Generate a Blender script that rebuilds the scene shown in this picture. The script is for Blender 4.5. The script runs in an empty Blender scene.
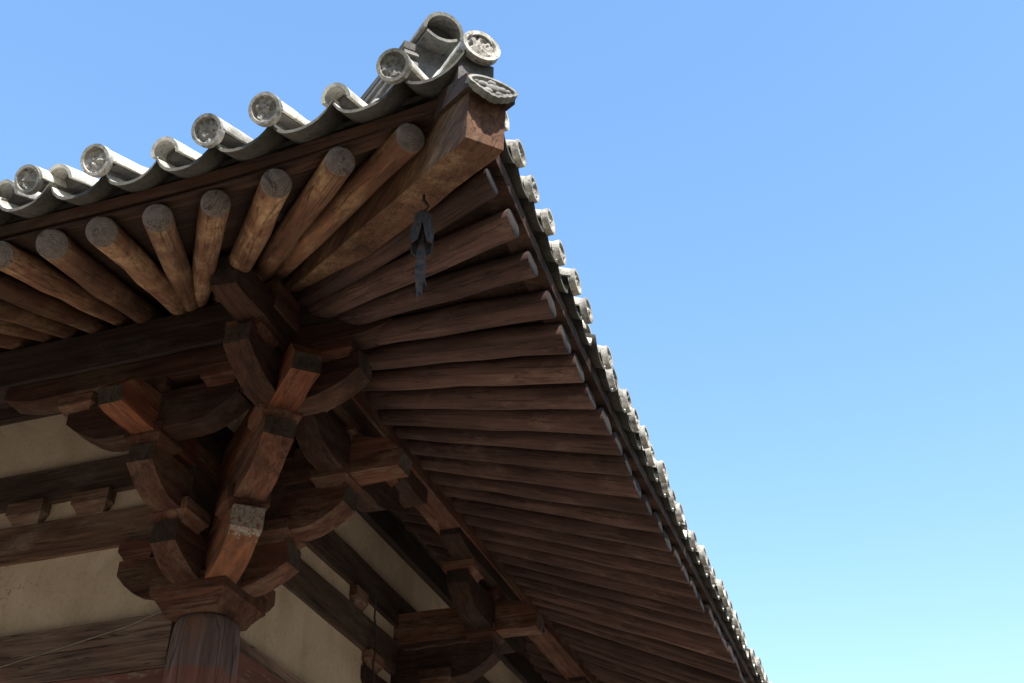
import bpy, bmesh, math, random
from mathutils import Vector, Matrix, noise

random.seed(11)
SC = bpy.context.scene
COL = SC.collection
R = math.radians
ZB = 0.85                       # top of the stone platform above the courtyard

# ------------------------------------------------------------------ camera, sky, sun, exposure
cam_d = bpy.data.cameras.new('camera')
cam_d.sensor_width = 36.0
cam_d.lens = 36.0 * 1237.0 / 1024.0
cam_d.clip_start = 0.05
cam_d.clip_end = 3000
cam = bpy.data.objects.new('camera', cam_d)
COL.objects.link(cam)
cam.location = (3.849, -5.781, 1.42 + ZB)
cam.rotation_euler = (R(90 + 35), 0, R(19))
SC.camera = cam

SUN_AZ = Vector((0.64, -0.77, 0)).normalized()      # horizontal direction towards the sun
SUN_EL = R(52)
world = bpy.data.worlds.new('World')
SC.world = world
world.use_nodes = True
wn = world.node_tree
for n in list(wn.nodes):
    wn.nodes.remove(n)
sky = wn.nodes.new('ShaderNodeTexSky')
sky.sky_type = 'NISHITA'
sky.sun_disc = False
sky.sun_elevation = SUN_EL
sky.sun_rotation = math.atan2(SUN_AZ.x, SUN_AZ.y)
sky.air_density = 1.8
sky.dust_density = 1.0
sky.ozone_density = 1.5
hs = wn.nodes.new('ShaderNodeHueSaturation')
hs.inputs['Saturation'].default_value = 1.25
hs.inputs['Hue'].default_value = 0.506
bg = wn.nodes.new('ShaderNodeBackground')
bg.inputs['Strength'].default_value = 0.15
wo = wn.nodes.new('ShaderNodeOutputWorld')
wn.links.new(sky.outputs[0], hs.inputs['Color'])
wn.links.new(hs.outputs[0], bg.inputs[0])
wn.links.new(bg.outputs[0], wo.inputs[0])

sun_d = bpy.data.lights.new('sun', 'SUN')
sun_d.energy = 5.0
sun_d.angle = R(0.53)
sun_d.color = (1.0, 0.95, 0.87)
sun = bpy.data.objects.new('sun', sun_d)
COL.objects.link(sun)
sdir = Vector((SUN_AZ.x * math.cos(SUN_EL), SUN_AZ.y * math.cos(SUN_EL), math.sin(SUN_EL)))
sun.rotation_euler = sdir.to_track_quat('Z', 'Y').to_euler()
sun.location = (20, -20, 30)

SC.view_settings.view_transform = 'Standard'
SC.view_settings.look = 'None'
SC.view_settings.exposure = 1.0
SC.view_settings.gamma = 1.0
SC.view_settings.use_curve_mapping = False

# ------------------------------------------------------------------ materials
def new_mat(name):
    m = bpy.data.materials.new(name)
    m.use_nodes = True
    nt = m.node_tree
    b = nt.nodes.get('Principled BSDF')
    return m, nt, b

def ramp(nt, fac, stops, interp='LINEAR'):
    n = nt.nodes.new('ShaderNodeValToRGB')
    n.color_ramp.interpolation = interp
    el = n.color_ramp.elements
    el[0].position, el[0].color = stops[0][0], (*stops[0][1], 1)
    el[1].position, el[1].color = stops[-1][0], (*stops[-1][1], 1)
    for p, c in stops[1:-1]:
        e = el.new(p); e.color = (*c, 1)
    nt.links.new(fac, n.inputs[0])
    return n.outputs[0]

def mixc(nt, a, b, fac, mode='MIX'):
    n = nt.nodes.new('ShaderNodeMix')
    n.data_type = 'RGBA'; n.blend_type = mode
    for s, v in ((n.inputs[6], a), (n.inputs[7], b), (n.inputs[0], fac)):
        if hasattr(v, 'is_output'):
            nt.links.new(v, s)
        elif isinstance(v, tuple):
            s.default_value = (*v, 1)
        else:
            s.default_value = v
    return n.outputs[2]

def coords(nt, scale, kind='Object', jitter=True):
    tc = nt.nodes.new('ShaderNodeTexCoord')
    mp = nt.nodes.new('ShaderNodeMapping')
    mp.inputs['Scale'].default_value = scale
    nt.links.new(tc.outputs[kind], mp.inputs[0])
    if jitter:
        oi = nt.nodes.new('ShaderNodeObjectInfo')
        mu = nt.nodes.new('ShaderNodeVectorMath'); mu.operation = 'SCALE'
        cx = nt.nodes.new('ShaderNodeCombineXYZ')
        for k in range(3):
            nt.links.new(oi.outputs['Random'], cx.inputs[k])
        nt.links.new(cx.outputs[0], mu.inputs[0]); mu.inputs['Scale'].default_value = 37.0
        nt.links.new(mu.outputs[0], mp.inputs['Location'])
    return mp.outputs[0]

def tex_noise(nt, vec, scale=1, detail=6, rough=.6, dist=0):
    n = nt.nodes.new('ShaderNodeTexNoise')
    n.inputs['Scale'].default_value = scale
    n.inputs['Detail'].default_value = detail
    n.inputs['Roughness'].default_value = rough
    n.inputs['Distortion'].default_value = dist
    nt.links.new(vec, n.inputs['Vector'])
    return n.outputs['Fac']

def bump(nt, b, h, strength, dist):
    n = nt.nodes.new('ShaderNodeBump')
    n.inputs['Strength'].default_value = strength
    n.inputs['Distance'].default_value = dist
    nt.links.new(h, n.inputs['Height'])
    nt.links.new(n.outputs[0], b.inputs['Normal'])

def wood(name, dark, mid, light, patch=None, patch_lo=.52, patch_hi=.66, crack=.6, rough=.85):
    """old timber: long grain along local X, drying cracks, weathered patches, a tone of its own per piece"""
    m, nt, b = new_mat(name)
    g = tex_noise(nt, coords(nt, (1.6, 22, 22)), 1, 8, .65, .6)
    c = ramp(nt, g, [(.28, dark), (.5, mid), (.75, light)])
    l = tex_noise(nt, coords(nt, (2.2, 5, 5)), 1, 5, .6, .3)
    if patch:
        f = ramp(nt, l, [(patch_lo, (0, 0, 0)), (patch_hi, (1, 1, 1))])
        sp = tex_noise(nt, coords(nt, (14, 40, 40)), 1, 4, .7)
        f2 = ramp(nt, sp, [(.35, (.1, .1, .1)), (.62, (1, 1, 1))])
        f = mixc(nt, f, f2, 1.0, 'MULTIPLY')
        c = mixc(nt, c, patch, f)
    oi = nt.nodes.new('ShaderNodeObjectInfo')
    tone = ramp(nt, oi.outputs['Random'], [(0, (.68, .66, .64)), (.5, (1, 1, 1)), (1, (1.25, 1.22, 1.18))])
    c = mixc(nt, c, tone, 1.0, 'MULTIPLY')
    soot = tex_noise(nt, coords(nt, (1.1, 3, 3)), 1, 4, .55, .5)
    c = mixc(nt, c, ramp(nt, soot, [(.3, (.5, .48, .47)), (.55, (1, 1, 1))]), 1.0, 'MULTIPLY')
    ck = tex_noise(nt, coords(nt, (.7, 26, 26)), 1, 3, .5, .8)
    ckf = ramp(nt, ck, [(.485, (1, 1, 1)), (.5, (1 - crack,) * 3), (.515, (1, 1, 1))])
    c = mixc(nt, c, ckf, 1.0, 'MULTIPLY')
    nt.links.new(c, b.inputs['Base Color'])
    b.inputs['Roughness'].default_value = rough
    b.inputs['Specular IOR Level'].default_value = .25
    hh = mixc(nt, g, ckf, .5)
    bump(nt, b, hh, .75, .012)
    return m

M = {}
M['wood'] = wood('bracket_wood', (0.036, 0.016, 0.010), (0.102, 0.042, 0.027), (0.197, 0.086, 0.050), (0.164, 0.107, 0.074), .48, .62)
M['wood_dark'] = wood('shaded_bracket_wood', (0.017, 0.007, 0.005), (0.046, 0.020, 0.013), (0.088, 0.041, 0.025), (0.074, 0.050, 0.035), .48, .62)  # bracket wood darkened so its colour holds the shade under the eave
M['wood_orange'] = wood('beam_end_wood', (0.066, 0.024, 0.013), (0.182, 0.060, 0.029), (0.353, 0.123, 0.055), (0.285, 0.161, 0.093), .48, .62)  # brighter, more orange copy of the bracket wood
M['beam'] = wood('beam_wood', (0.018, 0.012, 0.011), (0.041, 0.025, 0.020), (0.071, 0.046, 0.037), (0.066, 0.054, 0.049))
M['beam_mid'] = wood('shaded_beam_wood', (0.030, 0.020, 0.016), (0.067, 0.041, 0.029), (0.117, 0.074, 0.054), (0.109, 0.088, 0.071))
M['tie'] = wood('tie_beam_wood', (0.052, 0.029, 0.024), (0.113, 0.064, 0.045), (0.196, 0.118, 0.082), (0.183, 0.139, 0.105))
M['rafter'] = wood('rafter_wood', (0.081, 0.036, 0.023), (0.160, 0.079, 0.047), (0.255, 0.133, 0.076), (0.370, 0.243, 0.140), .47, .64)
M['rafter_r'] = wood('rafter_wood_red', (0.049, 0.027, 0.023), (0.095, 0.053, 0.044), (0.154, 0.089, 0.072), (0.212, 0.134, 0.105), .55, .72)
M['board'] = wood('board_wood', (0.032, 0.017, 0.011), (0.062, 0.031, 0.021), (0.096, 0.051, 0.034), (0.082, 0.056, 0.041))
M['grey_wood'] = wood('weathered_grey_wood', (0.102, 0.067, 0.056), (0.220, 0.149, 0.123), (0.371, 0.264, 0.217), (0.288, 0.136, 0.095), .55, .75, .75)

def red_paint():
    m, nt, b = new_mat('worn_red_paint')
    g = tex_noise(nt, coords(nt, (1.2, 14, 14)), 1, 7, .65, .4)
    c = ramp(nt, g, [(.3, (0.0810, 0.0309, 0.0245)), (.6, (0.1612, 0.0600, 0.0466))])
    f = ramp(nt, tex_noise(nt, coords(nt, (7, 30, 30)), 1, 5, .7), [(.56, (0, 0, 0)), (.64, (1, 1, 1))])
    c = mixc(nt, c, (0.204, 0.145, 0.112), f)
    nt.links.new(c, b.inputs['Base Color']); b.inputs['Roughness'].default_value = .8
    bump(nt, b, g, .5, .006)
    return m
M['red'] = red_paint()

def column_mat():
    """bare grey timber at the head, worn red paint below an uneven line"""
    m, nt, b = new_mat('column_timber')
    g = tex_noise(nt, coords(nt, (1.3, 20, 20)), 1, 8, .65, .5)
    bare = ramp(nt, g, [(.3, (0.061, 0.040, 0.040)), (.5, (0.128, 0.084, 0.083)), (.72, (0.210, 0.145, 0.148))])
    warm = ramp(nt, tex_noise(nt, coords(nt, (1.2, 4, 4)), 1, 4, .6), [(.5, (0, 0, 0)), (.68, (.7, .7, .7))])
    bare = mixc(nt, bare, (0.204, 0.093, 0.054), warm)
    red = ramp(nt, g, [(.3, (0.1053, 0.0402, 0.0319)), (.6, (0.2103, 0.0840, 0.0659))])
    flake = ramp(nt, tex_noise(nt, coords(nt, (6, 22, 22)), 1, 5, .7), [(.55, (0, 0, 0)), (.62, (1, 1, 1))])
    red = mixc(nt, red, bare, flake)
    tc = nt.nodes.new('ShaderNodeTexCoord'); sp = nt.nodes.new('ShaderNodeSeparateXYZ')
    nt.links.new(tc.outputs['Object'], sp.inputs[0])
    ad = nt.nodes.new('ShaderNodeMath'); ad.operation = 'MULTIPLY_ADD'
    nt.links.new(tex_noise(nt, coords(nt, (2, 9, 9)), 1, 4, .6), ad.inputs[0]); ad.inputs[1].default_value = .10
    nt.links.new(sp.outputs['X'], ad.inputs[2])
    e = ramp(nt, ad.outputs[0], [(0, (1, 1, 1)), (1, (1, 1, 1))])
    mr = nt.nodes.new('ShaderNodeMapRange')
    mr.inputs['From Min'].default_value = 3.875; mr.inputs['From Max'].default_value = 3.895
    nt.links.new(ad.outputs[0], mr.inputs['Value'])
    c = mixc(nt, red, bare, mr.outputs[0])
    ck = tex_noise(nt, coords(nt, (.25, 6, 6)), 1, 2, .5, .4)
    ckf = ramp(nt, ck, [(.491, (1, 1, 1)), (.5, (.25, .25, .25)), (.509, (1, 1, 1))])
    c = mixc(nt, c, ckf, 1.0, 'MULTIPLY')
    nt.links.new(c, b.inputs['Base Color']); b.inputs['Roughness'].default_value = .85
    bump(nt, b, mixc(nt, g, ckf, .6), .8, .012)
    return m
M['column'] = column_mat()

def stained():
    """the one bracket arm with white droppings at its upper end"""
    m, nt, b = new_mat('stained_bracket_wood')
    g = tex_noise(nt, coords(nt, (1.6, 22, 22)), 1, 8, .65, .6)
    c = ramp(nt, g, [(.28, (0.061, 0.023, 0.011)), (.5, (0.153, 0.054, 0.022)), (.75, (0.269, 0.104, 0.044))])
    tc = nt.nodes.new('ShaderNodeTexCoord'); sp = nt.nodes.new('ShaderNodeSeparateXYZ')
    nt.links.new(tc.outputs['Object'], sp.inputs[0])
    mr = nt.nodes.new('ShaderNodeMapRange')
    mr.inputs['From Min'].default_value = .60; mr.inputs['From Max'].default_value = .76
    mr.inputs['To Min'].default_value = -.12; mr.inputs['To Max'].default_value = .26
    nt.links.new(sp.outputs['X'], mr.inputs['Value'])
    ad = nt.nodes.new('ShaderNodeMath'); ad.operation = 'ADD'
    nt.links.new(mr.outputs[0], ad.inputs[0])
    nt.links.new(tex_noise(nt, coords(nt, (38, 24, 24)), 1, 5, .75), ad.inputs[1])
    f = ramp(nt, ad.outputs[0], [(.60, (0, 0, 0)), (.68, (1, 1, 1))])
    c = mixc(nt, c, (.27, .255, .225), mixc(nt, f, ramp(nt, tex_noise(nt, coords(nt, (70, 70, 70)), 1, 4, .7), [(.36, (.15, .15, .15)), (.56, (1, 1, 1))]), 1.0, 'MULTIPLY'))
    nt.links.new(c, b.inputs['Base Color']); b.inputs['Roughness'].default_value = .85
    bump(nt, b, g, .7, .01)
    return m
M['stained'] = stained()

def endgrain():
    m, nt, b = new_mat('weathered_end_grain')
    v = coords(nt, (1, 1, 1))
    n = tex_noise(nt, v, 38, 6, .7)
    c = ramp(nt, n, [(.3, (0.103, 0.075, 0.059)), (.55, (0.165, 0.125, 0.102)), (.75, (0.228, 0.177, 0.145))])
    w = nt.nodes.new('ShaderNodeTexWave'); w.wave_type = 'RINGS'; w.rings_direction = 'X'
    w.inputs['Scale'].default_value = 28; w.inputs['Distortion'].default_value = 2.5
    tc = nt.nodes.new('ShaderNodeTexCoord'); nt.links.new(tc.outputs['Object'], w.inputs['Vector'])
    c = mixc(nt, c, ramp(nt, w.outputs['Fac'], [(.2, (.84, .84, .84)), (.8, (1.05, 1.05, 1.05))]), 1.0, 'MULTIPLY')
    k = tex_noise(nt, coords(nt, (9, 9, 9)), 1, 2, .5, 1.5)
    c = mixc(nt, c, ramp(nt, k, [(.485, (1, 1, 1)), (.5, (.3, .3, .3)), (.515, (1, 1, 1))]), 1.0, 'MULTIPLY')
    nt.links.new(c, b.inputs['Base Color']); b.inputs['Roughness'].default_value = .9
    bump(nt, b, n, .5, .006)
    return m
M['end'] = endgrain()
M['arm_end'] = wood('bracket_end_grain', (.032, .022, .017), (.062, .045, .036), (.10, .075, .062), (.12, .10, .085), .5, .7, .7)
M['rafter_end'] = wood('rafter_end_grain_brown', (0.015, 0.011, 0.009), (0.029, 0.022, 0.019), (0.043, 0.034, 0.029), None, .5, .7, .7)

def plaster():
    m, nt, b = new_mat('old_plaster')
    v = coords(nt, (1, 1, 1), jitter=False)
    n = tex_noise(nt, v, 2.2, 8, .6, .4)
    c = ramp(nt, n, [(.3, (0.47, 0.370, 0.275)), (.55, (0.57, 0.458, 0.345)), (.75, (0.64, 0.525, 0.41))])
    sp = tex_noise(nt, v, 36, 4, .6)
    c = mixc(nt, c, ramp(nt, sp, [(.3, (.86, .85, .83)), (.5, (1, 1, 1))]), 1.0, 'MULTIPLY')
    st = tex_noise(nt, coords(nt, (5, 5, .7), jitter=False), 1, 5, .6)
    c = mixc(nt, c, ramp(nt, st, [(.35, (.9, .885, .86)), (.55, (1, 1, 1))]), 1.0, 'MULTIPLY')
    vo = nt.nodes.new('ShaderNodeTexVoronoi'); vo.feature = 'DISTANCE_TO_EDGE'; vo.inputs['Scale'].default_value = 1.7
    wv = nt.nodes.new('ShaderNodeVectorMath'); wv.operation = 'ADD'
    nn = nt.nodes.new('ShaderNodeTexNoise'); nn.inputs['Scale'].default_value = 3.0; nn.inputs['Detail'].default_value = 6
    nt.links.new(v, nn.inputs['Vector'])
    nt.links.new(v, wv.inputs[0]); nt.links.new(nn.outputs['Color'], wv.inputs[1]); nt.links.new(wv.outputs[0], vo.inputs['Vector'])
    crk = ramp(nt, vo.outputs['Distance'], [(.0, (.45, .42, .38)), (.006, (1, 1, 1))])
    msk = ramp(nt, tex_noise(nt, v, .9, 3, .5), [(.48, (0, 0, 0)), (.6, (1, 1, 1))])
    c = mixc(nt, c, mixc(nt, c, crk, 1.0, 'MULTIPLY'), msk)
    pt = ramp(nt, tex_noise(nt, v, 1.6, 7, .62, .8), [(.57, (0, 0, 0)), (.63, (.55, .55, .55))])
    c = mixc(nt, c, (.63, .53, .41), pt)
    nt.links.new(c, b.inputs['Base Color']); b.inputs['Roughness'].default_value = .95
    b.inputs['Specular IOR Level'].default_value = .1
    h = mixc(nt, n, sp, .35)
    bump(nt, b, h, .45, .01)
    return m
M['plaster'] = plaster()

def tile(name, a, bcol, c_, dirt):
    m, nt, b = new_mat(name)
    v = coords(nt, (1, 1, 1))
    n = tex_noise(nt, v, 7, 8, .65, .3)
    c = ramp(nt, n, [(.28, a), (.5, bcol), (.72, c_)])
    s = tex_noise(nt, v, 55, 5, .7)
    c = mixc(nt, c, ramp(nt, s, [(.34, dirt), (.52, (1, 1, 1))]), 1.0, 'MULTIPLY')
    l = tex_noise(nt, v, 3.2, 4, .6, .8)
    c = mixc(nt, c, (.10, .10, .085), ramp(nt, l, [(.49, (0, 0, 0)), (.66, (.72, .72, .72))]))
    oi = nt.nodes.new('ShaderNodeObjectInfo')
    c = mixc(nt, c, ramp(nt, oi.outputs['Random'], [(0, (.82, .82, .82)), (1, (1.12, 1.11, 1.08))]), 1.0, 'MULTIPLY')
    nt.links.new(c, b.inputs['Base Color']); b.inputs['Roughness'].default_value = .9
    b.inputs['Specular IOR Level'].default_value = .2
    bump(nt, b, mixc(nt, n, s, .5), .6, .008)
    return m
M['tile'] = tile('grey_cap_tile', (.44, .425, .38), (.66, .64, .585), (.78, .76, .70), (.55, .54, .52))
M['tile_right'] = tile('darker_cap_tile', (0.273, 0.264, 0.236), (0.409, 0.397, 0.363), (0.484, 0.471, 0.434), (.55, .54, .52))  # darker copy of the cap tile, used on the right eave
M['pan'] = tile('shaded_pan_tile', (.05, .047, .042), (.085, .081, .072), (.135, .13, .115), (.6, .59, .56))  # darker copy carries the shade on pan undersides and lips
M['pan_top'] = tile('sunlit_pan_tile', (.36, .345, .31), (.55, .53, .48), (.70, .68, .62), (.6, .59, .57))  # sunlit tone of the pan tops, painted as a lighter copy
M['disc'] = tile('carved_tile_disc', (0.179, 0.174, 0.157), (0.414, 0.398, 0.364), (0.672, 0.650, 0.605), (0.381, 0.370, 0.358))
M['ridge'] = tile('dark_ridge_tile', (0.088, 0.085, 0.083), (0.150, 0.144, 0.138), (0.237, 0.225, 0.213), (0.625, 0.625, 0.625))
M['ridge_cap'] = tile('dark_ridge_cap_tile', (.13, .128, .12), (.21, .205, .19), (.33, .32, .30), (.5, .5, .5))

def iron():
    m, nt, b = new_mat('old_iron')
    n = tex_noise(nt, coords(nt, (1, 1, 1)), 30, 5, .65)
    c = ramp(nt, n, [(.35, (.018, .018, .019)), (.5, (.042, .042, .045)), (.6, (.10, .055, .035))])
    nt.links.new(c, b.inputs['Base Color'])
    b.inputs['Metallic'].default_value = .0; b.inputs['Roughness'].default_value = .75; b.inputs['Specular IOR Level'].default_value = .3
    bump(nt, b, n, .4, .004)
    return m
M['iron'] = iron()

def plain(name, col, rough=.8):
    m, nt, b = new_mat(name)
    n = tex_noise(nt, coords(nt, (1, 1, 1)), 25, 4, .6)
    k = ramp(nt, n, [(.3, tuple(x * .75 for x in col)), (.7, tuple(x * 1.15 for x in col))])
    nt.links.new(k, b.inputs['Base Color']); b.inputs['Roughness'].default_value = rough
    return m
M['cord'] = plain('pale_cord', (.17, .14, .115))
M['wire'] = plain('black_wire', (.03, .03, .03))

def paving():
    m, nt, b = new_mat('courtyard_paving')
    v = coords(nt, (1, 1, 1), jitter=False)
    br = nt.nodes.new('ShaderNodeTexBrick')
    br.inputs['Scale'].default_value = 1.0
    br.inputs['Brick Width'].default_value = .4; br.inputs['Row Height'].default_value = .2
    br.inputs['Mortar Size'].default_value = .008
    br.inputs['Color1'].default_value = (.265, .215, .160, 1)
    br.inputs['Color2'].default_value = (.215, .174, .130, 1)
    br.inputs['Mortar'].default_value = (.07, .06, .05, 1)
    nt.links.new(v, br.inputs['Vector'])
    n = tex_noise(nt, v, 1.3, 8, .6)
    c = mixc(nt, br.outputs['Color'], ramp(nt, n, [(.3, (.75, .74, .72)), (.7, (1.1, 1.1, 1.1))]), 1.0, 'MULTIPLY')
    nt.links.new(c, b.inputs['Base Color']); b.inputs['Roughness'].default_value = .9
    return m
M['paving'] = paving()
M['earth'] = plain('bare_earth', (.075, .062, .044), .95)
M['blocker_hill'] = plain('blocker_hillside', (.045, .058, .030), .95)
M['stone'] = plain('platform_stone', (.32, .29, .24), .9)

# ------------------------------------------------------------------ mesh helpers
def link(name, bm, mats, parent=None, matrix=None, smooth=False, angle=35):
    bmesh.ops.recalc_face_normals(bm, faces=bm.faces[:])
    if smooth:
        for f in bm.faces:
            f.smooth = True
        for e in bm.edges:
            if len(e.link_faces) == 2 and e.calc_face_angle(0) > R(angle):
                e.smooth = False
    me = bpy.data.meshes.new(name)
    bm.to_mesh(me); bm.free()
    if not isinstance(mats, (list, tuple)):
        mats = [mats]
    for m in mats:
        me.materials.append(m)
    o = bpy.data.objects.new(name, me)
    COL.objects.link(o)
    if matrix is not None:
        o.matrix_world = matrix
    if parent is not None:
        o.parent = parent
        # matrices are given in the hall's frame; sub-parts convert to their part's frame
        o.matrix_parent_inverse = Matrix.Identity(4)
        pm = Matrix.Identity(4)
        if parent.get('_frame') is not None:
            pm = Matrix([parent['_frame'][i * 4:i * 4 + 4] for i in range(4)])
        mm = matrix if matrix is not None else Matrix.Identity(4)
        o.matrix_local = pm.inverted() @ mm
        o['_frame'] = [v for row in mm for v in row]
    return o

def frame(o, xdir, up=(0, 0, 1)):
    x = Vector(xdir).normalized()
    z = Vector(up); z = (z - x * z.dot(x)).normalized()
    y = z.cross(x)
    m = Matrix((x, y, z)).transposed().to_4x4()
    m.translation = Vector(o)
    return m

SEED = [0]
def rough_up(bm, amp, freq=3.0, step=None, axis=0):
    """cut along the length and shake the vertices a little so nothing is ruler-straight"""
    SEED[0] += 1
    if step:
        xs = [v.co[axis] for v in bm.verts]
        a, b = min(xs), max(xs)
        n = int((b - a) / step)
        for i in range(1, n + 1):
            co = Vector((0, 0, 0)); co[axis] = a + (b - a) * i / (n + 1)
            no = Vector((0, 0, 0)); no[axis] = 1
            bmesh.ops.bisect_plane(bm, geom=bm.verts[:] + bm.edges[:] + bm.faces[:], plane_co=co, plane_no=no)
    off = Vector((SEED[0] * 7.31, SEED[0] * 3.77, SEED[0] * 1.93))
    for v in bm.verts:
        d = noise.noise_vector(v.co * freq + off)
        v.co += d * amp

def bevel(bm, off=.008, seg=2, ang=30):
    es = [e for e in bm.edges if len(e.link_faces) == 2 and e.calc_face_angle(0) > R(ang)]
    bmesh.ops.bevel(bm, geom=es, offset=off, segments=seg, affect='EDGES', profile=.6)

def box_bm(x0, x1, y0, y1, z0, z1):
    bm = bmesh.new()
    v = [bm.verts.new((x, y, z)) for x in (x0, x1) for y in (y0, y1) for z in (z0, z1)]
    for f in ((0, 1, 3, 2), (4, 6, 7, 5), (0, 4, 5, 1), (2, 3, 7, 6), (0, 2, 6, 4), (1, 5, 7, 3)):
        bm.faces.new([v[i] for i in f])
    return bm

def prism_bm(profile, w):
    """profile in local XZ, thickness w along local Y"""
    bm = bmesh.new()
    a = [bm.verts.new((x, -w / 2, z)) for x, z in profile]
    b = [bm.verts.new((x, w / 2, z)) for x, z in profile]
    n = len(profile)
    bm.faces.new(a); bm.faces.new(b[::-1])
    for i in range(n):
        bm.faces.new((a[i], a[(i + 1) % n], b[(i + 1) % n], b[i]))
    return bm

def beam(name, p0, p1, w, h, mat, parent, up=(0, 0, 1), amp=.006, bev=.01, step=.35, end_slot=False):
    p0, p1 = Vector(p0), Vector(p1)
    L = (p1 - p0).length
    bm = box_bm(0, L, -w / 2, w / 2, -h / 2, h / 2)
    bevel(bm, bev)
    rough_up(bm, amp, 2.2, step)
    return link(name, bm, mat, parent, frame(p0, p1 - p0, up))

def tube_bm(pts, r, n=8, cap=True):
    bm = bmesh.new()
    rings = []
    for i, p in enumerate(pts):
        p = Vector(p)
        d = (Vector(pts[min(i + 1, len(pts) - 1)]) - Vector(pts[max(i - 1, 0)])).normalized()
        s = d.cross(Vector((0, 0, 1)))
        if s.length < 1e-3:
            s = Vector((1, 0, 0))
        s.normalize(); t = s.cross(d)
        rr = r[i] if isinstance(r, (list, tuple)) else r
        rings.append([bm.verts.new(p + (s * math.cos(k * 2 * math.pi / n) + t * math.sin(k * 2 * math.pi / n)) * rr) for k in range(n)])
    for a, b in zip(rings, rings[1:]):
        for k in range(n):
            bm.faces.new((a[k], a[(k + 1) % n], b[(k + 1) % n], b[k]))
    if cap:
        bm.faces.new(rings[0]); bm.faces.new(rings[-1])
    return bm

# ------------------------------------------------------------------ setting: courtyard and platform
g = bmesh.new()
bmesh.ops.create_grid(g, x_segments=8, y_segments=8, size=1200)
ground = link('ground', g, M['earth']); ground['kind'] = 'structure'
cp = box_bm(-24, 4.2, -6.4, 26, -.2, .03)  # unseen paving, sized to bounce light up under the brackets
court = link('bounce_court', cp, M['paving']); court['kind'] = 'structure'

def blocker_ring():
    """added, unseen terrain shaped to block low sky light: high in front, low behind"""
    bm = bmesh.new()
    rings = []
    n = 96
    for k, (d, f) in enumerate(((70, 0), (110, .45), (170, .82), (260, 1.0), (420, .9), (700, .4), (1100, 0))):
        ring = []
        for i in range(n):
            a = i * 2 * math.pi / n
            dx, dy = math.cos(a), math.sin(a)
            front = .5 + .5 * (dx * .55 - dy * .83)
            el = math.tan(R(5 + 19 * front ** 1.3))
            h = el * min(d, 260) * f * (1 + .22 * noise.noise(Vector((dx * 3, dy * 3, k * .35))) + .05 * noise.noise(Vector((dx * 14, dy * 14, k))))
            ring.append(bm.verts.new((dx * d, dy * d, h - .3)))
        rings.append(ring)
    for p, q in zip(rings, rings[1:]):
        for i in range(n):
            bm.faces.new((p[i], p[(i + 1) % n], q[(i + 1) % n], q[i]))
    return bm
blocker_hills = link('blocker_hills', blocker_ring(), M['blocker_hill'], smooth=True, angle=80); blocker_hills['kind'] = 'structure'  # added out of view to block low sky light on the brackets

pl = box_bm(-16, 2.1, -2.1, 20, .034, ZB)
bevel(pl, .03)
platform = link('terrace', pl, M['stone']); platform['kind'] = 'structure'

# ------------------------------------------------------------------ the hall
hall = bpy.data.objects.new('temple_hall', None)
COL.objects.link(hall)
hall.location = (0, 0, ZB)
hall['label'] = 'old timber temple hall corner with upturned grey tiled eaves, round rafters and brown brackets'
hall['category'] = 'temple'

def P(side, a, e, z):
    """side L: the eave along X facing -Y; side R: the eave along Y facing +X. a runs to the corner, e is the distance out from the wall"""
    return Vector((a, -e, z)) if side == 'L' else Vector((e, -a, z))

# --- eave curves: both eaves sweep up towards the corner
def up(side, a):
    t = 2.6 - a
    if side == 'L':
        return .16 * max(0, 1 - t / 1.6) ** 2
    return .34 * max(0, 1 - t / 2.8) ** 2
E0 = {'L': 2.70, 'R': 2.62}
def ztile(side, a, e):
    d = E0[side] - e
    base = 4.89 if side == 'L' else 4.80
    return base + .46 * d + .045 * d * abs(d) + up(side, a) * min(1.05, max(0, 1 - d / 2.4))
ER = {'L': 2.53, 'R': 2.50}
RS = {'L': .58, 'R': .50}
def zraft(side, a):
    return (4.815 if side == 'L' else 4.72) + up(side, a) * (1.0 if side == 'L' else .85)
FAN = {'L': [(-2.4, 0), (-.6, .22), (.13, .36), (.9, .5), (1.45, .74), (2.0, .88), (2.3, 1.03), (2.7, 1.03)],
       'R': [(-6, .0), (-4, .1), (-1.96, .28), (-.8, .33), (.45, .45), (1.41, .55), (1.7, .63), (1.93, .70), (2.17, .8), (2.7, 1.0)]}
def fan(side, a):
    T = FAN[side]
    if a <= T[0][0]:
        return T[0][1]
    for (x0, s0), (x1, s1) in zip(T, T[1:]):
        if a <= x1:
            return s0 + (s1 - s0) * (a - x0) / (x1 - x0)
    return T[-1][1]
def raft_line(side, a, e):
    """point on the rafter axis that ends at a on the eave line, e out from the wall"""
    d = ER[side] - e
    return P(side, a - fan(side, a) * d, e, zraft(side, a) + RS[side] * d - up(side, a) * min(1, d / 2.3) * .8)

# --- walls
def wall(x0, x1, y0, y1, z0, z1, name='plaster_wall'):
    bm = box_bm(x0, x1, y0, y1, z0, z1)
    ax = 0 if (x1 - x0) > (y1 - y0) else 1
    rough_up(bm, .006, 1.2, .4, ax)
    return link(name, bm, M['plaster'], hall)
wall(-13, .047, -.05, .069, 0, 6.42)
wall(-.07, .05, .07, 15, 0, 6.2)

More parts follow.
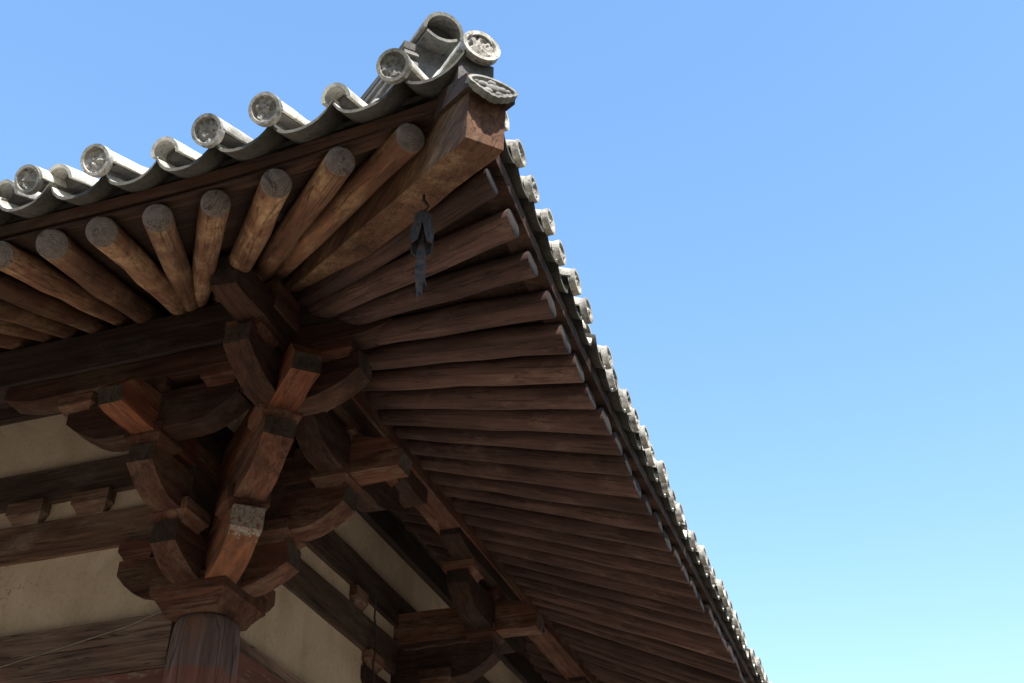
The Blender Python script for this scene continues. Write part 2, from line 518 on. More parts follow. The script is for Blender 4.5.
# --- columns
def column(x, y):
    prof = [(0, .225), (.8, .225), (2.4, .218), (3.3, .206), (3.75, .200), (3.95, .197), (4.05, .193), (4.11, .185), (4.14, .172), (4.155, .150)]
    bm = bmesh.new(); n = 40; rings = []
    for h, r in prof:
        rings.append([bm.verts.new((h, r * math.cos(k * 2 * math.pi / n), r * math.sin(k * 2 * math.pi / n))) for k in range(n)])
    for a, b in zip(rings, rings[1:]):
        for k in range(n):
            bm.faces.new((a[k], a[(k + 1) % n], b[(k + 1) % n], b[k]))
    bm.faces.new(rings[0]); bm.faces.new(rings[-1])
    rough_up(bm, .006, 4, None)
    return link('column', bm, M['column'], hall, frame((x + .03, y - .01, 0), (0, 0, 1), (0, -1, 0)), smooth=True)
Y2 = 2.55
column(0, 0)
column(0, Y2)
column(0, 2 * Y2 + .6)

# --- lintels between the column heads, with the painted rail below
beam('lintel', (-12.9, -.0, 4.135), (-.15, -.0, 4.135), .20, .155, M['grey_wood'], hall, amp=.008)
beam('lintel', (-12.9, -.0, 3.972), (-.15, -.0, 3.972), .205, .16, M['grey_wood'], hall, amp=.008)
beam('painted_rail', (-12.9, -.0, 3.74), (-.16, -.0, 3.74), .17, .29, M['red'], hall)
beam('lintel', (0, .16, 4.115), (0, Y2 - .16, 4.115), .18, .10, M['grey_wood'], hall, amp=.008)
beam('painted_rail', (0, .16, 3.90), (0, Y2 - .16, 3.90), .215, .32, M['red'], hall)
beam('lintel', (0, Y2 + .16, 4.115), (0, 5.55, 4.115), .18, .10, M['grey_wood'], hall, amp=.008)
beam('painted_rail', (0, Y2 + .16, 3.90), (0, 5.55, 3.90), .215, .32, M['red'], hall)

# --- tie beams along the wall tops
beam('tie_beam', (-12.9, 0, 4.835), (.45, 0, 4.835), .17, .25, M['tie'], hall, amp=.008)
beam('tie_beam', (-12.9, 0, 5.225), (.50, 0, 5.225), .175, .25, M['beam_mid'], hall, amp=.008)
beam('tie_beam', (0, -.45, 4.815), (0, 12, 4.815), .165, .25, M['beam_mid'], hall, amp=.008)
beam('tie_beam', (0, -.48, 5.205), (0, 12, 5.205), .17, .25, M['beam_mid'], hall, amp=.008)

# --- bearing blocks and bracket arms
def block_bm(s, h0, h1, top=None):
    """a bearing block: flared foot, straight upper half"""
    top = top or s
    b = s * .70
    bm = bmesh.new()
    prof = [(b, 0), (b + (s - b) * .25, h0 * .35), (b + (s - b) * .6, h0 * .7), (s, h0), (top, h1)]
    rings = []
    for w, h in prof:
        rings.append([bm.verts.new((sx * w, sy * w, h)) for sx, sy in ((-1, -1), (1, -1), (1, 1), (-1, 1))])
    for p, q in zip(rings, rings[1:]):
        for k in range(4):
            bm.faces.new((p[k], p[(k + 1) % 4], q[(k + 1) % 4], q[k]))
    bm.faces.new(rings[0]); bm.faces.new(rings[-1])
    bevel(bm, .006, 2, 50)
    rough_up(bm, .006, 6, None)
    return bm

def block(loc, xdir, parent, half=.125, h0=.06, h1=.13, mat=None):
    return link('bearing_block', block_bm(half, h0, h1), mat or M['wood'], parent, frame(loc, xdir))

def arm_profile(back, tip, z0, h, rise, run):
    """flat-bottomed at the root, lower edge curving up in facets to a short upright end"""
    pts = [(back, z0 + h), (back, z0), (tip - run, z0)]
    for t in (.25, .5, .75, 1.0):
        pts.append((tip - run + run * t, z0 + rise * (t ** 1.7)))
    pts.append((tip, z0 + h))
    return pts

def arm_two_ends(b, t, z0, h, rise, run):
    pts = [(b, z0 + h)]
    for q in (1.0, .75, .5, .25, 0):
        pts.append((b + run - run * q, z0 + rise * (q ** 1.7)))
    for q in (0, .25, .5, .75, 1.0):
        pts.append((t - run + run * q, z0 + rise * (q ** 1.7)))
    pts.append((t, z0 + h))
    return pts

def arm(name, origin, xdir, prof, w, parent, mat=None, label=None):
    bm = prism_bm(prof, w)
    bevel(bm, .007, 2, 40)
    bm.normal_update()
    for f in bm.faces:
        if abs(f.normal.x) > .85:
            f.material_index = 1
    rough_up(bm, .010, 5, .10)
    o = link(name, bm, [mat or M['wood'], mat if mat is M['stained'] else M['arm_end']], parent, frame(origin, xdir))
    if label:
        o['label'] = label
    return o

def cap_block(x, y):
    bm = block_bm(.24, .11, .215)
    return link('bracket_set', bm, M['wood'], hall, frame((x + .01, y - .01, 4.15), (1, 0, 0)))

def jump_stack(s, c, d, k=1.0, mat1=None, label=None, w=.165, mat=None):
    """two stepped arms and the beam end that project from the column along d"""
    d = Vector(d).normalized()
    c = Vector(c)
    arm('bracket_arm', c, d, arm_profile(-.30, .53 * k, 4.31, .25, .12, .27 * k), w, s, mat1 or mat, label)
    block(c + d * .41 * k + Vector((0, 0, 4.555)), d, s)
    arm('bracket_arm', c, d, arm_profile(-.30, .86 * k, 4.62, .25, .14, .28 * k), w - .004, s, mat)
    block(c + d * .76 * k + Vector((0, 0, 4.865)), d, s, .118, .055, .12)
    t = 1.19 * k if k == 1 else 1.60
    pr = [(-.2, 5.17), (-.2, 4.935), (t, 4.935), (t + .02, 5.03), (t - .09, 5.14), (t - .29, 5.17)]
    arm('beam_end', c, d, pr, (w - .008) if k == 1 else .15, s, M['wood_orange'] if d.y < -.5 else M['wood'])

def cross_arm(s, c, d, b, t, w=.16):
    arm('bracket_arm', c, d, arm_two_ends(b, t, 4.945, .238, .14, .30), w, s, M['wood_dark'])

def wall_arm(s, c, d, tip=.60, mat=None):
    arm('bracket_arm', c, d, arm_profile(.0, tip, 4.325, .26, .17, .26), .18, s, mat)
    block(Vector(c) + Vector(d) * (tip - .12) + Vector((0, 0, 4.58)), d, s, .12, .06, .125)

def corner_set():
    s = cap_block(0, 0)
    o = Vector((0, 0, 0))
    wall_arm(s, o, (-1, 0, 0)); wall_arm(s, o, (0, 1, 0))
    jump_stack(s, o, (0, -1, 0))
    jump_stack(s, o, (1, 0, 0))
    jump_stack(s, o, (1, -1, 0), 1.40, M['stained'], 'diagonal bracket arm with white bird droppings on its end', .175)
    # long arms parallel to the walls over the second jump
    cross_arm(s, (0, -.79, 0), (1, 0, 0), -.54, .57)
    cross_arm(s, (.79, 0, 0), (0, 1, 0), -.57, .66)
    cross_arm(s, (0, -.80, 0), (1, 0, 0), .585, 1.30)
    cross_arm(s, (.80, 0, 0), (0, -1, 0), .585, 1.30)
    for q in (-.49, 0, .45):
        block((q, -.79, 5.155), (1, 0, 0), s, .118, .05, .105)
        block((.79, q, 5.155), (1, 0, 0), s, .118, .05, .105)
    block((1.15, -.80, 5.155), (1, 0, 0), s, .11, .05, .105)
    block((.80, -1.15, 5.155), (1, 0, 0), s, .11, .05, .105)
    # wood under the eave purlins, its ends crossing at the corner and running out past it
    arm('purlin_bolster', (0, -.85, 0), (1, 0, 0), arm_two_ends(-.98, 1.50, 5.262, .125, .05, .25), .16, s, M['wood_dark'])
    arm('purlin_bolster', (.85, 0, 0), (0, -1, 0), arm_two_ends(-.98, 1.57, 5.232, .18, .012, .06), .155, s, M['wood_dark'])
    return s

def side_set(y):
    s = cap_block(0, y)
    o = Vector((0, y, 0))
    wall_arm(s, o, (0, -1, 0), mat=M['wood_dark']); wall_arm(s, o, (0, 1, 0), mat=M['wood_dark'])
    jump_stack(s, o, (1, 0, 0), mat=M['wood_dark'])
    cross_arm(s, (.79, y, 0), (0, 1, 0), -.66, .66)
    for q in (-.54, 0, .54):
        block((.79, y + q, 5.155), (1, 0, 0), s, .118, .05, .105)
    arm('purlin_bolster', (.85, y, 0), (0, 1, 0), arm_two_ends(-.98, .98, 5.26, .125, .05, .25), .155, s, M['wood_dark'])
    return s
corner_set()
side_set(Y2)
side_set(2 * Y2 + .6)

# --- small blocks between the two tie beams
for x in (-.885, -1.37, -1.82, -2.3):
    link('spacer_block', block_bm(.135, .07, .15), M['tie'], hall, frame((x, -.0, 4.955), (1, 0, 0)))
for y in (1.78, 3.3, 4.1):
    link('spacer_block', block_bm(.105, .07, .15), M['tie'], hall, frame((.0, y, 4.935), (1, 0, 0)))

# --- eave purlins
def round_beam(name, p0, p1, r, mat, parent, n=14, seg=12, amp=.008):
    p0, p1 = Vector(p0), Vector(p1)
    L = (p1 - p0).length
    bm = tube_bm([(L * i / seg, 0, 0) for i in range(seg + 1)], r, n)
    rough_up(bm, amp, 2.5)
    return link(name, bm, mat, parent, frame(p0, p1 - p0), smooth=True, angle=50)
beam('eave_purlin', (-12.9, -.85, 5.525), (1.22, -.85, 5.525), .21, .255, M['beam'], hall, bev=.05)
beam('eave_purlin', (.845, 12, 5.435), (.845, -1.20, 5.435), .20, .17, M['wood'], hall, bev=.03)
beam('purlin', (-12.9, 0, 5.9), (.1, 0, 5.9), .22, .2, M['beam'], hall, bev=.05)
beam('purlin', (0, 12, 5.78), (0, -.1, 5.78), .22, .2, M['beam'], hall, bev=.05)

# --- corner beam on the diagonal
DG = Vector((1, -1, 0)).normalized()
def zcb(s):
    return 4.63 + (3.773 - s) * .404
pr = [(.25, zcb(.25) + .30), (.25, zcb(.25)), (3.0, zcb(3.0)), (3.70, zcb(3.70)), (3.775, zcb(3.775) + .012), (3.80, zcb(3.79) + .235), (3.3, zcb(3.3) + .29)]
bm = prism_bm(pr, .155); bevel(bm, .010, 2, 30); rough_up(bm, .007, 3, .25)
cbm = link('corner_beam', bm, M['rafter'], hall, frame((0, 0, 0), DG))
pr = [(1.6, zcb(1.6) + .47), (1.6, zcb(1.6) + .30), (3.2, zcb(3.2) + .26), (3.83, zcb(3.80) + .225), (3.83, zcb(3.80) + .30), (3.2, zcb(3.2) + .42)]
bm = prism_bm(pr, .20); bevel(bm, .008, 2, 30); rough_up(bm, .005, 3, .25)
link('upper_corner_beam', bm, M['beam'], hall, frame((0, 0, 0), DG))

# --- rafters
def rafter(side, a, e_in=.25):
    p0 = raft_line(side, a, ER[side] + (0 if side == 'L' else .035) + random.uniform(-.02, .02) * (1 if side == 'L' else .6))
    p1 = raft_line(side, a, e_in)
    d = p1 - p0
    d += Vector((random.uniform(-.03, .03), random.uniform(-.03, .03), random.uniform(-.015, .015)))
    L = d.length
    r = (.065 if side == 'L' else .068) * random.uniform(.88, 1.08)
    ph, bow = random.uniform(0, 6.28), random.uniform(-.016, .016)
    n, seg = 22, 9
    bm = tube_bm([(L * i / seg, 0, 0) for i in range(seg + 1)], [r * (1 + .05 * i / seg + .035 * math.sin(i * 1.7 + ph)) for i in range(seg + 1)], n, cap=False)
    bm.verts.ensure_lookup_table()
    front = [v for v in bm.verts if v.co.x < 1e-5]
    front.sort(key=lambda v: math.atan2(v.co.z, v.co.y))
    inner = [bm.verts.new((-.006, v.co.y * .90, v.co.z * .90)) for v in front]
    for k in range(n):
        f = bm.faces.new((front[k], front[(k + 1) % n], inner[(k + 1) % n], inner[k])); f.material_index = 1
    f = bm.faces.new(inner); f.material_index = 1
    back = [v for v in bm.verts if v.co.x > L - 1e-4]
    back.sort(key=lambda v: math.atan2(v.co.z, v.co.y))
    bm.faces.new(back)
    for v in bm.verts:
        v.co.y += bow * math.sin(math.pi * min(1, max(0, v.co.x / L)))
    if side == 'R':
        # sawn plumb, parallel to the eave
        mx = frame(p0, d, (0, 0, 1)); inv = mx.inverted()
        dn = d.normalized(); nrm = Vector((1, 0, .17)).normalized()
        for v in bm.verts:
            if v.co.x < L / seg * .6:
                w = mx @ v.co
                k = (nrm.dot(w - p0)) / nrm.dot(dn)
                v.co = inv @ (w - dn * k + dn * (v.co.x if v.co.x > -1e-4 else -.006) * 1.0)
    rough_up(bm, .010, 2.6)
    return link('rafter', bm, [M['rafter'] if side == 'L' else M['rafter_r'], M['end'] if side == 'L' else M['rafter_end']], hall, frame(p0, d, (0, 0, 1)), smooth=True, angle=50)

LA = [2.295, 2.0, 1.71, 1.43, 1.16, .89, .635, .38, .13, -.12, -.385, -.65, -.91, -1.18, -1.45, -1.72, -1.985, -2.25, -2.52, -2.78, -3.05, -3.32]
RA = [2.17, 1.93, 1.69, 1.43, 1.18, .95, .715, .485, .26, .03]
a = .03
while a > -7.0:
    a -= .24
    RA.append(a)
for a in LA:
    rafter('L', a)
for a in RA:
    rafter('R', a)

# --- boarding on the rafters (ruled over the same fan) and the eave board
def strip_grid(rows, thick):
    """rows of points -> sheet with thickness upwards"""
    bm = bmesh.new()
    lo = [[bm.verts.new(p) for p in r] for r in rows]
    hi = [[bm.verts.new(p + Vector((0, 0, thick))) for p in r] for r in rows]
    n, m = len(rows), len(rows[0])
    for i in range(n - 1):
        for j in range(m - 1):
            bm.faces.new((lo[i][j], lo[i][j + 1], lo[i + 1][j + 1], lo[i + 1][j]))
            bm.faces.new((hi[i][j], hi[i + 1][j], hi[i + 1][j + 1], hi[i][j + 1]))
    for i in range(n - 1):
        for j in (0, m - 1):
            bm.faces.new((lo[i][j], lo[i + 1][j], hi[i + 1][j], hi[i][j]))
    for j in range(m - 1):
        for i in (0, n - 1):
            bm.faces.new((lo[i][j], lo[i][j + 1], hi[i][j + 1], hi[i][j]))
    return bm

def boarding(side):
    far = -12.5 if side == 'L' else -12.0
    al = [far, far * .6, -4] + [-3 + i * .2 for i in range(28)] + [2.50, 2.56]
    rows = []
    for a in al:
        r = []
        for e in (ER[side] + .03, 2.2, 1.8, 1.4, 1.0, .6, .2, -.05):
            d = ER[side] - e
            s = fan(side, min(a, 2.56))
            p = P(side, a - s * d, e, zraft(side, a) + RS[side] * d - up(side, a) * min(1, max(0, d) / 2.3) * .8)
            r.append(p + Vector((0, 0, .078)))
        rows.append(r)
    return link('roof_boarding', strip_grid(rows, .012), M['board'], hall)
boarding('L'); boarding('R')

def eave_board(side):
    far = -12.5 if side == 'L' else -12.0
    rows = []
    al = [far, far * .6, -4] + [-3 + i * .15 for i in range(37)] + [2.50, 2.60]
    bm = bmesh.new(); ring = []
    eb = 2.565 if side == 'L' else 2.555
    zoff = 4.905 if side == 'L' else 4.77
    for a in al:
        z = zoff + up(side, a) * (.75 if side == 'L' else .85) + noise.noise(Vector((a * 1.7, 3, 0))) * .006
        q = [P(side, a, eb, z), P(side, a, eb + .007, z + .052), P(side, a, eb - .12, z + .10), P(side, a, eb - .12, z + .035)]
        ring.append([bm.verts.new(p) for p in q])
    for p, q in zip(ring, ring[1:]):
        for k in range(4):
            bm.faces.new((p[k], p[(k + 1) % 4], q[(k + 1) % 4], q[k]))
    bm.faces.new(ring[0]); bm.faces.new(ring[-1])
    return link('eave_board', bm, M['board'], hall)
eave_board('L'); eave_board('R')

# --- roof bed under the tiles, up to the main ridge
def roof_bed(side):
    rows = []
    for e in (2.55, 2.2, 1.8, 1.4, 1.0, .5, 0, -.8, -1.8, -3.0):
        lim = e + .02
        r = []
        for u in [0, .3, .6, .75, .82, .88, .92, .96, 1.0]:
            a = -12.6 + (lim + 12.6) * u
            r.append(P(side, a, e, ztile(side, a, e) + (.03 if e > 2.3 else .075)))
        rows.append(r)
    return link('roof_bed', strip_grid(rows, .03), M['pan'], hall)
roof_bed('L'); roof_bed('R')

# --- tiles
def row_points(side, a, e0, e1, lift, step=.07):
    n = max(2, int((e0 - e1) / step))
    return [(a, e0 - (e0 - e1) * i / n) for i in range(n + 1)]

def pan_row(side, a, w, sag=.104, skew=0.0):
    """a run of concave pan tiles, each lapping the one below"""
    bm = bmesh.new()
    e = E0[side] - .022 + random.uniform(-.012, .012)
    e_end = max(a + .05, .6)
    n = 10
    first = True
    z_j = random.uniform(-.006, .006)
    while e > e_end:
        L = .30
        e2 = e - L - .03
        secs = []
        for ee, lift in ((e, .030 if not first else .02), (e - L * .5, .022), (e2, .004)):
            top, bot = [], []
            for k in range(n + 1):
                u = -1 + 2 * k / n
                aa = a + u * w / 2
                ev = max(ee, aa - .02)
                zz = ztile(side, aa, ev) + sag * (.45 * u * u + .55 * u ** 4) + lift + z_j + skew * max(0, u) * (.5 + .5 * u)
                zz += noise.noise(Vector((aa * 9, ee * 5, 1.7))) * .004
                top.append(bm.verts.new(P(side, aa, ev, zz)))
                bot.append(bm.verts.new(P(side, aa, ev, zz - .017)))
            secs.append((top, bot))
        for (t0, b0), (t1, b1) in zip(secs, secs[1:]):
            for k in range(n):
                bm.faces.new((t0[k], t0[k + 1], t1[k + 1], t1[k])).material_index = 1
                bm.faces.new((b0[k], b1[k], b1[k + 1], b0[k + 1]))
            for k in (0, n):
                bm.faces.new((t0[k], t1[k], b1[k], b0[k]))
        for (t, b) in (secs[0], secs[-1]):
            for k in range(n):
                bm.faces.new((t[k], b[k], b[k + 1], t[k + 1]))
        first = False
        e -= L
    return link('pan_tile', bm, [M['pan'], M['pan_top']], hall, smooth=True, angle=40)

def half_tube(bm, pts, radii, thick, side_v, span=1.08, n=14, front=None):
    """an arched tile along pts; side_v is the horizontal sideways vector"""
    rings = []
    for i, (p, r) in enumerate(zip(pts, radii)):
        d = (pts[min(i + 1, len(pts) - 1)] - pts[max(i - 1, 0)]).normalized()
        if front is not None and i == 0:
            d = front
        upv = side_v.cross(d)
        if upv.z < 0:
            upv = -upv
        o, q = [], []
        for k in range(n + 1):
            t = (math.pi * span) * (k / n) - (span - 1) * math.pi / 2
            v = side_v * math.cos(t) + upv * math.sin(t)
            o.append(bm.verts.new(p + v * r)); q.append(bm.verts.new(p + v * (r - thick)))
        rings.append((o, q))
    for (o0, q0), (o1, q1) in zip(rings, rings[1:]):
        for k in range(n):
            bm.faces.new((o0[k], o0[k + 1], o1[k + 1], o1[k]))
            bm.faces.new((q0[k], q1[k], q1[k + 1], q0[k + 1]))
        for k in (0, n):
            bm.faces.new((o0[k], o1[k], q1[k], q0[k]))
    for o, q in (rings[0], rings[-1]):
        for k in range(n):
            bm.faces.new((o[k], q[k], q[k + 1], o[k + 1]))

def disc_bm(r, seed):
    """round end of an eave tile: raised rim and a worn relief in the middle"""
    bm = bmesh.new()
    nr, nt = 9, 30
    rad = [0] + [r * t for t in (.14, .28, .42, .55, .66, .74, .80, .90, 1.0)]
    c = bm.verts.new((0, 0, 0))
    rings = []
    for q in rad[1:]:
        ring = []
        for k in range(nt):
            th = k * 2 * math.pi / nt
            y, z = q * math.cos(th), q * math.sin(th)
            t = q / r
            h = 0
            if t > .78:
                h = .012
            else:
                h = .011 * noise.noise(Vector((y / r * 2.3 + seed * 5.1, z / r * 2.3, seed))) + .010 * noise.noise(Vector((y / r * 5 + seed, z / r * 5, seed * 2)))
                h += .008 * noise.noise(Vector((y / r * 9 + seed * 3, z / r * 9, seed * 7)))
            ring.append(bm.verts.new((h, y, z)))
        rings.append(ring)
    for k in range(nt):
        bm.faces.new((c, rings[0][k], rings[0][(k + 1) % nt]))
    for p, q in zip(rings, rings[1:]):
        for k in range(nt):
            bm.faces.new((p[k], p[(k + 1) % nt], q[(k + 1) % nt], q[k]))
    back = [bm.verts.new((-.02, v.co.y, v.co.z)) for v in rings[-1]]
    for k in range(nt):
        bm.faces.new((rings[-1][k], rings[-1][(k + 1) % nt], back[(k + 1) % nt], back[k]))
    bm.faces.new(back)
    return bm

def cap_row(side, a, disc=True, e_front=None, r=.068, disc_shift=None, label=None):
    bm = bmesh.new()
    e0 = (e_front if e_front is not None else E0[side] + .022) + random.uniform(-.015, .015)
    if not disc:
        e0 -= .075 if side == 'L' else .02
    e_end = max(a + .03, .7)
    lift = .150 if side == 'L' else .118
    aj = random.uniform(-.008, .008)
    zj = random.uniform(-.006, .008)
    side_v = Vector((1, 0, 0)) if side == 'L' else Vector((0, 1, 0))
    e = e0
    while e > e_end:
        L = .30
        p = [P(side, a + aj, e - q, ztile(side, a, e - q) + lift + zj) for q in (0, L * .5, L)]
        rr = r * random.uniform(.97, 1.02)
        half_tube(bm, p, [rr, rr * .985, rr * .94], .016, side_v, front=Vector((-1, 0, -.05)) if side == 'R' and e == e0 else None)
        e -= L - .012
        aj += random.uniform(-.004, .004)
    # bedding behind the front tile, coloured dark to stand for shade in the arch
    q0 = e0 - (.06 if disc else .09)
    q1 = min(q0 - .2, max(e_end, e0 - 1.2))
    pts = [P(side, a, q0 - (q0 - q1) * t, ztile(side, a, q0 - (q0 - q1) * t) + lift - .01) for t in (0, .5, 1)]
    rough_up(bm, .004, 8)
    n0 = len(bm.faces)
    half_tube(bm, pts, [r * .74] * 3, r * .70, side_v, 1.0, 8)
    bm.faces.ensure_lookup_table()
    for f in bm.faces[n0:]:
        f.material_index = 1
    o = link('cap_tile', bm, [M['tile'] if side == 'L' else M['tile_right'], M['ridge']], hall, smooth=True, angle=40)
    if label:
        o['label'] = label
    if disc:
        p0 = P(side, a, e0, ztile(side, a, e0) + lift + zj)
        p1 = P(side, a, e0 - .2, ztile(side, a, e0 - .2) + lift + zj)
        d = (p0 - p1).normalized()
        if side == 'R':
            d = Vector((1, 0, .05)).normalized()
        if disc_shift:
            p0 = p0 + Vector(disc_shift)
        link('tile_disc', disc_bm(r * 1.03, random.uniform(0, 50)), M['disc'], o, frame(p0 + d * .004, d), smooth=True, angle=35)
    return o

LC = [2.30, 2.015, 1.745, 1.475, 1.21, .95, .68, .42, .15, -.18, -.48, -.75, -1.02, -1.29, -1.56, -1.83, -2.1, -2.37, -2.64, -2.91, -3.18]
HOLLOW = {1: 1, 4: 1, 7: 1, 9: 1, 12: 1, 15: 1, 16: 1}
for i, a in enumerate(LC):
    if i == 6:
        cap_row('L', a + .02, False, label='hollow cap tile with its end disc missing')
        cap_row('L', a - .075, True, r=.062)
        continue
    h = i in HOLLOW
    cap_row('L', a, not h, label='hollow cap tile with its end disc missing' if h else None)
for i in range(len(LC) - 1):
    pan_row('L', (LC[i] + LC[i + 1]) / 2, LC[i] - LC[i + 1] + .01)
RC = []
a = 2.27
while a > -6.6:
    RC.append(a); a -= .196
for i, a in enumerate(RC):
    cap_row('R', a + random.uniform(-.012, .012), i % 11 != 7, e_front=E0['R'] - .018, r=.061 * random.uniform(.95, 1.06))
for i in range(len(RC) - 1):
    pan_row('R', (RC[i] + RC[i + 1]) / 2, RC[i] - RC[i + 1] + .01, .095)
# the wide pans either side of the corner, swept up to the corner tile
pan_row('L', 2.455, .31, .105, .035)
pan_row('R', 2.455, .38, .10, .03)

# --- corner cap tile, running up the hip
def zhip(s):
    return 5.215 + (3.72 - s) * .27
bm = bmesh.new()
sv = Vector((1, 1, 0)).normalized()
s = 3.72
while s > 2.9:
    pts = [DG * q + Vector((0, 0, zhip(q))) for q in (s, s - .16, s - .32)]
    half_tube(bm, pts, [.078, .077, .072], .016, sv)
    s -= .30
pts = [DG * q + Vector((0, 0, zhip(q) - .012)) for q in (3.66, 3.3, 2.9)]
half_tube(bm, pts, [.060] * 3, .055, sv, 1.0, 8)
o = link('cap_tile', bm, M['tile'], hall, smooth=True, angle=40)
o['label'] = 'corner cap tile pointing out along the diagonal'
link('tile_disc', disc_bm(.082, 3.3), M['disc'], o, frame(DG * 3.725 + Vector((0, 0, zhip(3.725))), (DG + Vector((0, 0, .05)))), smooth=True, angle=35)
# mortar bed below it
pr = [(2.6, zhip(2.6) - .24), (3.69, zhip(3.69) - .20), (3.69, zhip(3.69) - .055), (3.2, zhip(3.2) - .07), (2.6, zhip(2.6) - .10)]
bm = prism_bm(pr, .15); rough_up(bm, .01, 9, .1)
link('mortar_bed', bm, M['ridge'], hall, frame((0, 0, 0), DG))

# --- carved drip tile over the tip of the corner beam
bm = bmesh.new()
out = []
for k in range(41):
    t = -1 + 2 * k / 40
    out.append((t * .105, .050 * (1 - t * t) ** .6))
low = []
for k in range(41):
    t = 1 - 2 * k / 40
    low.append((t * .105, -.080 * (1 - abs(t) ** 1.25) ** .8 - .006 * abs(math.sin(k * math.pi / 5))))
loop = out + low[1:-1]
fr = [bm.verts.new((.0, y, z)) for y, z in loop]
inn = [bm.verts.new((.0, y * .86, z * .82 - .002)) for y, z in loop]
ind = [bm.verts.new((-.012, y * .82, z * .76 - .003)) for y, z in loop]
bk = [bm.verts.new((-.03, y, z)) for y, z in loop]
n = len(loop)
for A_, B_ in ((fr, inn), (inn, ind), (fr, bk)):
    for k in range(n):
        bm.faces.new((A_[k], A_[(k + 1) % n], B_[(k + 1) % n], B_[k]))
bm.faces.new(ind); bm.faces.new(bk)
drip_d = (DG + Vector((0, 0, .25))).normalized()
drip = link('drip_tile', bm, M['ridge_cap'], hall, frame(DG * 3.85 + Vector((0, 0, 4.88)), drip_d), smooth=True, angle=30)
for q in ((-.042, .0, .020), (0, -.012, .028), (.042, 0, .020), (-.02, -.035, .018), (.025, -.04, .018), (0, .028, .018), (-.065, .005, .012), (.065, .005, .012)):
    b2 = bmesh.new()
    bmesh.ops.create_uvsphere(b2, u_segments=10, v_segments=6, radius=q[2])
    for v in b2.verts:
        v.co = Vector((v.co.x * .5 - .010, v.co.y + q[0], v.co.z * .8 + q[1]))
    link('relief', b2, M['ridge_cap'], drip, frame(DG * 3.85 + Vector((0, 0, 4.88)), drip_d), smooth=True)
# --- hip ridge: stacked courses with a hollow arched tile on top
def zr(s):
    return 5.30 + (3.28 - s) * .33
def slab(s0, s1, zlo, zhi, w, mat, name='ridge_course', amp=.006):
    pr = [(s1, zr(s1) + zlo), (s0, zr(s0) + zlo), (s0, zr(s0) + zhi), (s1, zr(s1) + zhi)]
    bm = prism_bm(pr, w); bevel(bm, .005, 1, 40); rough_up(bm, amp, 5, .22)
    return link(name, bm, mat, ridge_parent[0], frame((0, 0, 0), DG))
ridge_parent = [hall]
core = slab(3.185, 1.2, -.12, .40, .185, M['ridge'], 'hip_ridge')
ridge_parent[0] = core
for i in range(6):
    z = .02 + i * .070
    for sg in (-1, 1):
        pr = [(1.2, zr(1.2) + z), (3.27 - .012 * i + random.uniform(-.015, .015), zr(3.27) + z), (3.27 - .012 * i, zr(3.27) + z + .034), (1.2, zr(1.2) + z + .034)]
        bm = prism_bm(pr, .062 + random.uniform(-.008, .008))
        for v in bm.verts:
            v.co.y += sg * (.118 + random.uniform(-.002, .002))
        bevel(bm, .005, 1, 40); rough_up(bm, .005, 6, .22)
        link('ridge_course', bm, M['ridge'], core, frame((0, 0, 0), DG))
bm = bmesh.new()
s = 3.31
while s > 1.4:
    pts = [DG * q + Vector((0, 0, zr(q) + .445)) for q in (s, s - .18, s - .36)]
    half_tube(bm, pts, [.098, .096, .090], .017, sv, 1.05, 18)
    s -= .34
link('ridge_cap_tile', bm, M['ridge_cap'], core, smooth=True, angle=40)
bm = bmesh.new()
sec = []
for q in (3.295, 2.9, 2.4):
    top = [bm.verts.new((q, y * .074, zr(q) + .415 + .032 * y * y)) for y in (-1, -.6, -.2, .2, .6, 1)]
    bot = [bm.verts.new((q, v.co.y, v.co.z - .018)) for v in top]
    sec.append((top, bot))
for (t0, b0), (t1, b1) in zip(sec, sec[1:]):
    for k in range(5):
        bm.faces.new((t0[k], t0[k + 1], t1[k + 1], t1[k])); bm.faces.new((b0[k], b1[k], b1[k + 1], b0[k + 1]))
    for k in (0, 5):
        bm.faces.new((t0[k], t1[k], b1[k], b0[k]))
for t, b_ in (sec[0], sec[-1]):
    for k in range(5):
        bm.faces.new((t[k], b_[k], b_[k + 1], t[k + 1]))
link('ridge_lining_tile', bm, M['ridge_cap'], core, frame((0, 0, 0), DG), smooth=True, angle=40)
bm = prism_bm([(1.3, zr(1.3) + .39), (3.24, zr(3.24) + .42), (3.24, zr(3.24) + .51), (1.3, zr(1.3) + .52)], .13)
rough_up(bm, .012, 12, .1)
link('dark_hollow_fill', bm, M['ridge'], core, frame((0, 0, 0), DG))  # dark fill painted as the shade inside the ridge cap's opening

# ------------------------------------------------------------------ wind bell under the corner beam
bs = 2.245 * math.sqrt(2)
btop = zcb(bs) + ZB
bx = DG * bs
bell = bpy.data.objects.new('wind_bell', None)
COL.objects.link(bell)
bell.location = (bx.x, bx.y, btop - .50)
bell['label'] = 'rusty iron wind bell with a long hanging vane below the corner beam'
bell['category'] = 'wind bell'
def bl(name, bm, smooth=True):
    return link(name, bm, M['iron'], bell, Matrix.Identity(4), smooth=smooth, angle=40)
bl('hook', tube_bm([(0, 0, .53), (0, 0, .47), (.012, 0, .45), (.022, 0, .43), (.012, 0, .41), (0, 0, .40)], .007, 8))
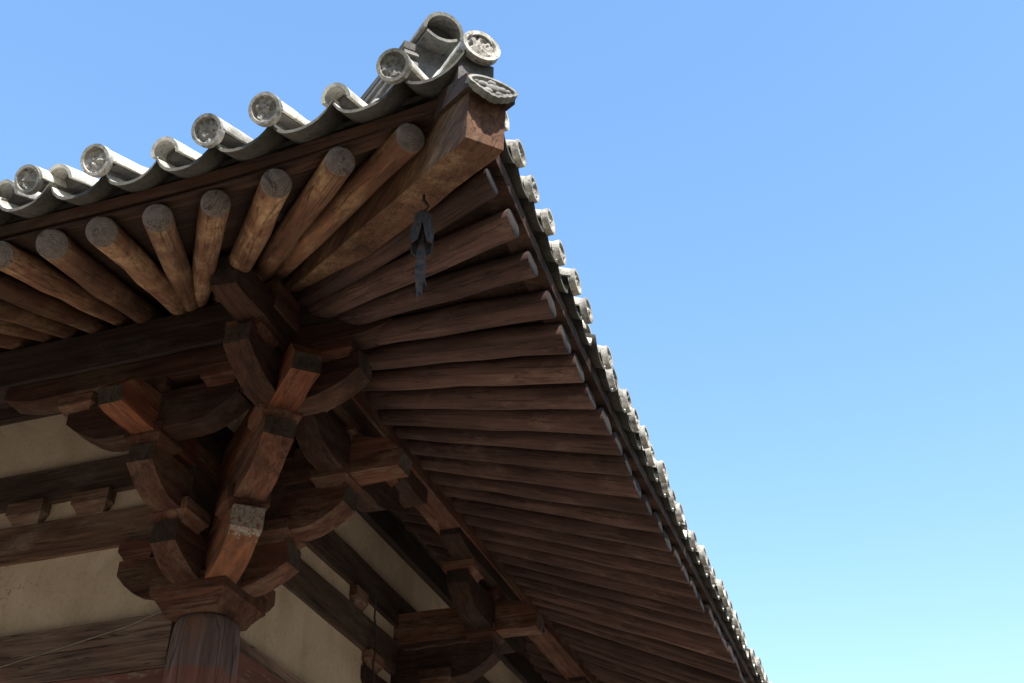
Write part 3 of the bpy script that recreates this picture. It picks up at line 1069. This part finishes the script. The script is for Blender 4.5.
# bell body: a flared shell cut into four tongues
bm = bmesh.new()
prof = [(.400, .012), (.394, .026), (.38, .037), (.36, .036), (.335, .036), (.305, .038), (.27, .042), (.235, .048)]
nn = 48
rings = []
for h, r in prof:
    ring = []
    for k in range(nn):
        th = k * 2 * math.pi / nn
        q = abs(math.sin(2 * th + 2.29))
        hh = h
        if h < .365:
            hh = .365 - (.365 - h) * (.10 + .98 * min(1, q * 1.25) ** .55) - (.02 if 0 < th < math.pi and h < .25 else 0)
        ring.append(bm.verts.new((r * math.cos(th), r * math.sin(th), hh)))
    rings.append(ring)
inner = [[bm.verts.new((v.co.x * .86, v.co.y * .86, v.co.z - (.006 if i == 0 else 0))) for v in ring] for i, ring in enumerate(rings)]
for RR in (rings, inner):
    for p, q in zip(RR, RR[1:]):
        for k in range(nn):
            bm.faces.new((p[k], p[(k + 1) % nn], q[(k + 1) % nn], q[k]))
for k in range(nn):
    bm.faces.new((rings[-1][k], rings[-1][(k + 1) % nn], inner[-1][(k + 1) % nn], inner[-1][k]))
bm.faces.new(rings[0]); bm.faces.new(inner[0])
bl('bell_body', bm)
bl('clapper_rod', tube_bm([(0, 0, .39), (.004, 0, .30), (0, .004, .18)], .006, 8))
bm = bmesh.new()
vane = [(-.010, .25), (.010, .25), (.020, .19), (.021, .06), (.030, .02), (.016, .045), (.012, -.03), (.0, -.005), (-.006, -.05), (-.014, .02), (-.020, .07), (-.019, .19)]
A_ = [bm.verts.new((x, -.004, z)) for x, z in vane]; B_ = [bm.verts.new((x, .004, z)) for x, z in vane]
bm.faces.new(A_); bm.faces.new(B_[::-1])
for k in range(len(vane)):
    bm.faces.new((A_[k], A_[(k + 1) % len(vane)], B_[(k + 1) % len(vane)], B_[k]))
v_ = link('vane', bm, M['iron'], bell, Matrix.Rotation(R(25), 4, 'Z'))

# ------------------------------------------------------------------ cords and wires
def cable(name, pts, r, mat, label, cat):
    o = link(name, tube_bm(pts, r, 8), mat)
    o.location = (0, 0, ZB)
    o['label'] = label; o['category'] = cat
    return o
cable('cord', [(-1.75, -.112, 3.93), (-1.2, -.112, 4.025), (-.80, -.114, 4.09), (-.45, -.116, 4.15), (-.20, -.125, 4.215)], .0045, M['cord'],
      'thin cord slanting across the weathered lintel left of the corner column', 'cord')
cable('wire', [(.13, 1.95, 5.12), (.115, 1.98, 4.95), (.125, 2.02, 4.8), (.12, 2.0, 4.6), (.13, 2.03, 4.4), (.13, 2.02, 3.2)], .008, M['wire'],
      'thin dark wire hanging down the shaded right-hand wall', 'wire')

for o in bpy.data.objects:
    if '_frame' in o:
        del o['_frame']
